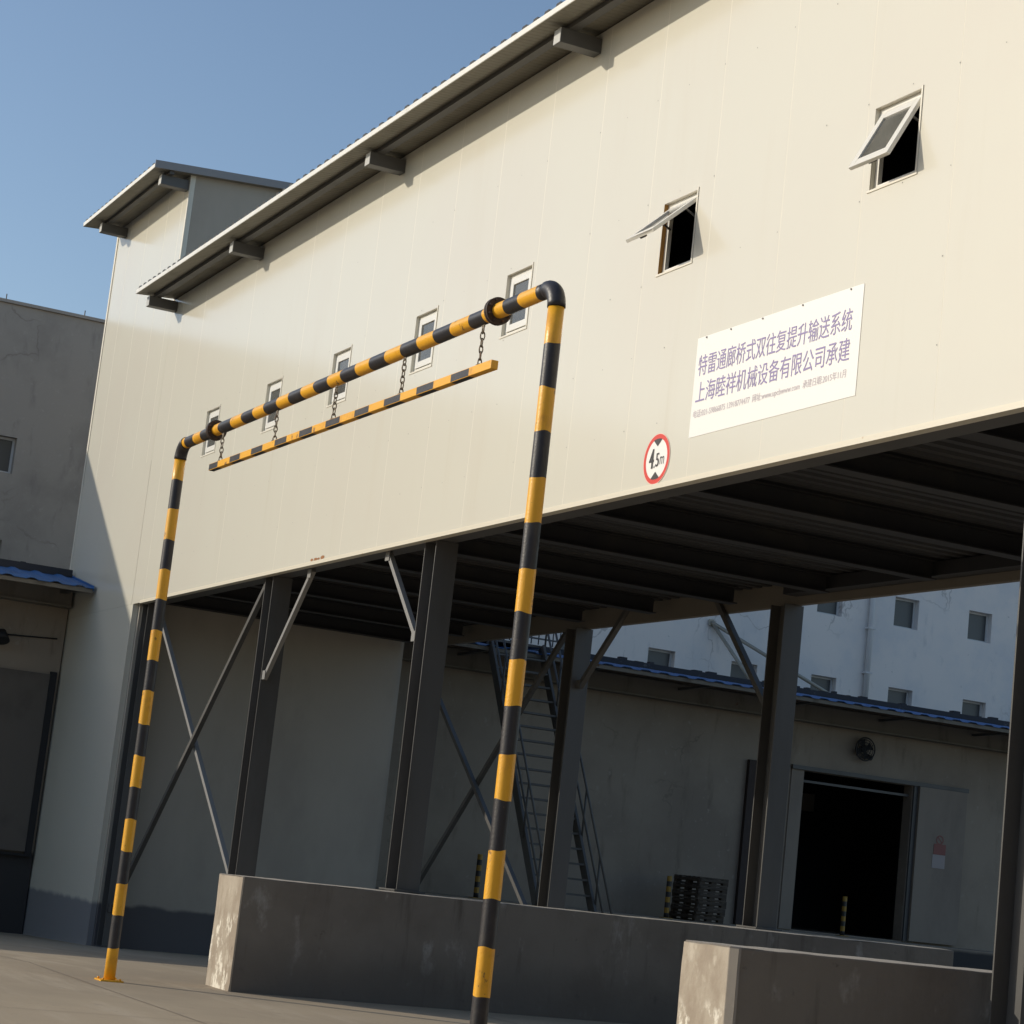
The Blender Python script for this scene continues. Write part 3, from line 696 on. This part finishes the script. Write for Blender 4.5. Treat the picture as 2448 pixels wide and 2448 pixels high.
# ---------------------------------------------------------------- striped gantry
gan = thing('height_gantry', (-17.7, 6.47, 0), 'tall black and yellow striped pipe gantry standing over the yard entrance', 'gantry')
YG, R, ZB, XL, XR, RE = 6.47, .059, 5.63, -22.07, -13.34, .16
def striped(p, q, cuts, first):
    """points and materials of a tube from p to q cut at the given parameters"""
    p, q = Vector(p), Vector(q); ts = [0] + sorted(cuts) + [1]
    pts = [p.lerp(q, t) for t in ts]
    return pts, [(first + k) % 2 for k in range(len(ts) - 1)]
for X, zs, first, lab in ((XR, [.03, .36, .68, 1.0, 1.32, 1.65, 1.99, 2.30, 2.63, 2.95, 3.28, 3.59, 3.91, 4.23, 4.56, 4.88, 5.20], 0, None), (XL, [.32, .66, .98, 1.31, 1.64, 1.97, 2.30, 2.63, 2.98, 3.30, 3.62, 3.95, 4.27, 4.59, 4.93, 5.24], 0, None)):
    zt = ZB - RE
    n = len(zs); f = (n) % 2            # the stretch under the elbow is yellow (0)
    pts, ms = striped((X, YG, 0.012), (X, YG, zt), [z / zt for z in zs], 0)
    ms = [(len(ms) - 1 - k) % 2 for k in range(len(ms))]
    B = MB(); B.tube(pts, R, 24, mats=ms, jit=.006)
    o = B.build('post', [m_yel, m_blk], gan)
    B = MB(); B.box((X - .12, YG - .12, 0.0), (X + .12, YG + .12, .016))
    for sx in (-.09, .09):
        for sy in (-.09, .09): B.tube([(X + sx, YG + sy, .016), (X + sx, YG + sy, .034)], .012, 8)
    B.build('base_plate', m_yel, o)
    s = 1 if X == XL else -1
    B = MB(); B.tube([(X + s * RE * (1 - math.cos(t)), YG, zt + RE * math.sin(t)) for t in [math.pi / 2 * k / 8 for k in range(9)]], R * 1.12, 24)
    B.build('elbow', m_blk, gan)
cuts = [-13.60, -13.88, -14.14, -14.49, -14.74, -15.07, -15.4, -15.72, -16.06, -16.39, -16.72, -17.04, -17.38, -17.69, -18.03, -18.35, -18.68, -19.0, -19.36, -19.67, -20.0, -20.33, -20.71, -21.05, -21.3, -21.54, -21.83]
xa, xb = XL + RE, XR - RE
cuts = [c for c in cuts if xa + .02 < c < xb - .02]
pts, ms = striped((xa, YG, ZB), (xb, YG, ZB), [(c - xa) / (xb - xa) for c in sorted(cuts)], 0)
ms = [(len(ms) - 1 - k + 1) % 2 for k in range(len(ms))]
B = MB(); B.tube(pts, R, 24, mats=ms, jit=.006); beam = B.build('beam', [m_yel, m_blk], gan)
fo = None
for x in (-20.93, -14.33):
    if fo is None:
        B = MB()
        for dx in (-.026, .004): B.tube([(x + dx, YG, ZB), (x + dx + .022, YG, ZB)], .105, 28)
        for k in range(8):
            t = math.pi / 8 + k * math.pi / 4; a, b = YG + .085 * math.cos(t), ZB + .085 * math.sin(t)
            B.tube([(x - .05, a, b), (x + .05, a, b)], .009, 6)
        fo = B.build('flange', m_rusty, beam); xf = x
    else: copy_part(fo, beam, (x - xf, 0, 0))

# the low bar that swings on chains under it
cb = thing('clearance_bar', (-17.6, 6.47, 5.23), 'thin striped clearance bar hanging on five chains under the gantry beam', 'height bar')
bb = [-14.67, -15.0, -15.33, -15.66, -15.99, -16.33, -16.66, -16.98, -17.32, -17.66, -17.99, -18.32, -18.65, -18.97, -19.31, -19.63, -19.96, -20.27, -20.64]
xs = [-14.28] + bb + [-20.92]
B = MB(); zb = lambda x: 5.225 + (x + 17.6) * -.004
for k in range(len(xs) - 1):
    a, b = xs[k], xs[k + 1]; h = .034
    P = lambda x: [(x, YG - .03, zb(x) - h), (x, YG + .03, zb(x) - h), (x, YG + .03, zb(x) + h), (x, YG - .03, zb(x) + h)]
    pa, pb = P(a), P(b)
    for i in range(4): B.face([pa[i], pa[(i + 1) % 4], pb[(i + 1) % 4], pb[i]], k % 2)
    if k == 0: B.face(pa, 0)
    if k == len(xs) - 2: B.face(pb, k % 2)
B.build('bar', [m_yel, m_blk], cb, bevel=.004)
def link_mb(c, rx, tilt, turn, ln=.062, wd=.034, th=.0055):
    pts = []
    for k in range(17):
        t = 2 * math.pi * k / 16; u, v = math.sin(t) * wd / 2, math.cos(t) * ln / 2
        u *= 1.0 if abs(math.cos(t)) > .5 else 1.0
        ax = Vector((math.cos(turn), math.sin(turn), 0))
        pts.append(Vector(c) + ax * u + Vector((tilt * v, 0, v)))
    B = MB(); B.tube(pts, th, 7, cap=False); return B
for x in (-20.68, -19.09, -17.575, -16.06, -14.56):
    B = MB(); z = ZB - R - .012; k = 0; zt = zb(x) + .034; tl = random.uniform(-.08, .22); nn = 6; step = (z - zt) / nn
    while k < nn:
        zc = z - step * (k + .5); dxx = tl * (zc - z) * .35 + random.uniform(-.004, .004)
        B.add(link_mb((x - dxx, YG, zc), 0, 0, (k % 2) * math.pi / 2 + random.uniform(-.3, .3), ln=step + .016)); k += 1
    B.tube([(x + .02 * math.cos(t), YG, ZB - R - .002 + .02 * math.sin(t) - .006) for t in [2 * math.pi * j / 10 for j in range(11)]], .006, 6, cap=False)
    B.box((x - .03, YG - .015, zt - .002), (x + .03, YG + .015, zt + .014))
    B.build('chain', m_chain, cb)

# ---------------------------------------------------------------- signs on the front wall
SX0, SX1, SZ0, SZ1 = -16.86, -14.245, 5.60, 6.54
SG = lambda u, v, d: (SX0 + u * (SX1 - SX0), D - .0045 - d, SZ1 - (1 - v) * (SZ1 - SZ0))
B = MB(); B.box((SX0, D - .004, SZ0), (SX1, D - .001, SZ1)); 
sb = B.build('banner', m_sign, None, origin=(SX0, D, SZ0)); tag(sb, 'white banner with two big lines of violet Chinese writing on the wall', 'banner')
B = MB()
text_mesh(B, '特雷通廊桥式双往复提升输送系统', SG, .022, .95, 1 - .395, 1 - .185, 0, .002, 0)
text_mesh(B, '上海睦祥机械设备有限公司承建', SG, .022, .95, 1 - .665, 1 - .455, 0, .002, 0)
text_mesh(B, '电话:021-59866875 13918774477  网址:www.upcbwww.com  承建日期:2015年11月', SG, .018, .94, 1 - .825, 1 - .735, 1, .002, 0)
B.build('lettering', [m_ink, m_inkp], sb)
for u in (.06, .22, .42, .66, .93):
    B = MB(); q = SG(u, .985, 0); B.tube([(q[0], D - .003, q[2]), (q[0], D - .012, q[2])], .009, 8); B.build('fixing', m_screw, sb)
CX, CZ, CR = -17.42, 5.475, .245
def disc(B, r0, r1, d, m, n=48):
    for k in range(n):
        a, b = 2 * math.pi * k / n, 2 * math.pi * (k + 1) / n
        q = lambda r, t: (CX + r * math.cos(t), D - d, CZ + r * math.sin(t))
        B.face([q(r0, a), q(r1, a), q(r1, b), q(r0, b)] if r0 else [q(r1, a), q(r1, b), (CX, D - d, CZ)], m)
B = MB(); disc(B, 0, CR, .004, 1); disc(B, CR - .006, CR, .005, 2); disc(B, CR - .048, CR - .006, .005, 0)
k = CR - .049
def tri(sg):
    w_ = .075; top = math.sqrt(k * k - w_ * w_)
    P = [(CX + w_ * math.cos(t) * 1.0, D - .006, CZ + sg * (top + (k - top) * math.sin(t))) for t in [math.pi * j / 8 for j in range(9)]] + [(CX, D - .006, CZ + sg * (top - .06))]
    B.face(P, 3)
tri(1); tri(-1)
CG = lambda u, v, d: (CX + u, D - .006 - d, CZ + v)
for q in range(4): text_mesh(B, '4', CG, -.138 + .006 * q, -.062 + .006 * q, -.085, .105, 3, .0003 * q)
text_mesh(B, '.', CG, -.040, -.022, -.085, -.06, 3, 0)
for q in range(3): text_mesh(B, '5', CG, -.012 + .005 * q, .042 + .005 * q, -.075, .055, 3, .0003 * q)
text_mesh(B, 'm', CG, .068, .145, -.06, .015, 3, 0, .0)
tag(B.build('height_limit_sign', [m_red, m_sign, m_pink, m_black, m_inkp], None, origin=(CX, D, CZ)), 'round red ringed height limit sign reading 4.5m', 'road sign')

# ---------------------------------------------------------------- small things on the dock
XD, ZD = -37.5, 1.02
def pallet(z, y0=22.4, L=.66, x0=-38.0, Wd=1.0):
    B = MB(); h = .145
    for k in range(6): B.box((x0 + k * Wd / 5.62, y0, z + h - .022), (x0 + k * Wd / 5.62 + .11, y0 + L, z + h - .002))
    for k in range(3): B.box((x0 + k * (Wd - .1) / 2, y0, z + .001), (x0 + k * (Wd - .1) / 2 + .1, y0 + L, z + .02))
    for kx in range(3):
        for ky in range(3): B.box((x0 + kx * (Wd - .1) / 2, y0 + ky * (L - .12) / 2, z + .021), (x0 + kx * (Wd - .1) / 2 + .1, y0 + ky * (L - .12) / 2 + .12, z + h - .023))
    for ky in range(3): B.box((x0 + .002, y0 + .01 + ky * (L - .12) / 2, z + .05), (x0 + Wd - .002, y0 + .10 + ky * (L - .12) / 2, z + h - .045))
    B.box((x0 + Wd - .0015, y0 + .02, z + .06), (x0 + Wd + .018, y0 + L - .02, z + h - .03)); B.box((x0 + .02, y0 - .018, z + .06), (x0 + Wd - .02, y0 - .001, z + h - .03))
    return B
names = ['lowest dark wooden pallet of the stack on the dock', 'second pallet from the bottom of the dark stack', 'third pallet up in the dark wooden stack', 'third pallet down from the top of the dark stack', 'second pallet down from the top of the stack', 'topmost dark wooden pallet of the stack on the dock']
po = pallet(0).build('pallet', m_wood, None, origin=(-37.5, 22.7, 0))
for k in range(6):
    o = po if k == 0 else po.copy()
    if k: LINK(o)
    o.location = (-37.5 + random.uniform(-.03, .03), 22.7 + random.uniform(-.02, .02), ZD + .002 + .1455 * k)
    tag(o, names[k], 'pallet', 'pallets stacked on the dock')
def bollard(x, y, label, z=ZD, h=.82):
    B = MB(); n = 8; pts = [(x, y, z + h * k / n) for k in range(n + 1)]
    B.tube(pts, .05, 14, mats=[(k + 1) % 2 for k in range(n)])
    B.box((x - .1, y - .1, z + .001), (x + .1, y + .1, z + .014), 0)
    return tag(B.build('bollard', [m_yeld, m_blk], None, origin=(x, y, z)), label, 'bollard', 'striped bollards on the dock')
bollard(-37.3, 21.9, 'black and yellow bollard beside the pallet stack')
bollard(-38.2, 26.7, 'black and yellow bollard in the dark loading doorway')
bollard(-37.2, 17.7, 'black and yellow bollard half hidden behind the tall striped post')
# wall fan over the loading door
fn = thing('wall_fan', (XA, 27.08, 4.98), 'round black wall fan above the loading doorway', 'fan')
B = MB()
for r in (.08, .14, .20, .245): B.tube([(XA + .16, 27.08 + r * math.cos(t), 4.98 + r * math.sin(t)) for t in [2 * math.pi * j / 24 for j in range(25)]], .008 if r < .24 else .016, 6, cap=False)
for j in range(12):
    t = math.pi * j / 6; B.tube([(XA + .17, 27.08, 4.98), (XA + .16, 27.08 + .24 * math.cos(t), 4.98 + .24 * math.sin(t))], .005, 5)
B.build('guard', m_dark, fn)
B = MB()
for j in range(4):
    t = math.pi * j / 2 + .4
    e1, e2 = Vector((0, math.cos(t), math.sin(t))), Vector((0, -math.sin(t), math.cos(t))); c = Vector((XA + .11, 27.08, 4.98))
    a, b_, c_, d_ = c + e1 * .04 - e2 * .03, c + e1 * .21 - e2 * .08 + Vector((.03, 0, 0)), c + e1 * .21 + e2 * .08 - Vector((.03, 0, 0)), c + e1 * .04 + e2 * .03
    n_ = Vector((.006, 0, 0)); B.face([a, b_, c_, d_]); B.face([a - n_, b_ - n_, c_ - n_, d_ - n_])
    for p, q in ((a, b_), (b_, c_), (c_, d_), (d_, a)): B.face([p, q, q - n_, p - n_])
B.build('blades', m_dark, fn)
B = MB(); B.tube([(XA + .002, 27.08, 4.98), (XA + .13, 27.08, 4.98)], .07, 12); B.tube([(XA + .02, 27.2, 4.86), (XA + .12, 27.3, 4.80)], .05, 8); B.build('motor', m_dark, fn)
# notice on the sliding door
nb = MB(); XN = XA + .121
nb.box((XN, 29.07, 2.66), (XN + .006, 29.41, 2.95), 1)
nb.box((XN, 29.09, 2.955), (XN + .006, 29.41, 3.18), 0)
NG = lambda t, r, d: (XN + d, 29.24 + r * math.cos(t), 3.27 + r * math.sin(t))
for k in range(28):
    a, b = 2 * math.pi * k / 28, 2 * math.pi * (k + 1) / 28
    nb.face([NG(a, .075, .004), NG(a, .10, .004), NG(b, .10, .004), NG(b, .075, .004)], 0)
nb.face([(XN + .004, 29.175, 3.325), (XN + .004, 29.19, 3.34), (XN + .004, 29.305, 3.215), (XN + .004, 29.29, 3.20)], 0)
tag(nb.build('notice', [m_dullred, m_paper], None, origin=(XN, 29.24, 2.66)), 'red prohibition notice with white paper below on the sliding door', 'notice')
# pole stays against the pale wall
for p, q, lab in (((XM + .03, 26.27, 7.88), (-42.4, 27.0, 6.05), 'short brown pole leaning down from the pale wall over the annex roof'), ((XM + .06, 26.22, 7.90), (-42.4, 29.95, 6.05), 'long thin pole slanting down along the pale wall over the annex roof')):
    B = MB(); B.tube([p, q], .045, 10); B.box((p[0] - .028, p[1] - .07, p[2] - .07), (p[0] - .01, p[1] + .07, p[2] + .07))
    tag(B.build('stay_pole', m_galv, None, origin=q), lab, 'pole', 'stay poles on the annex roof')
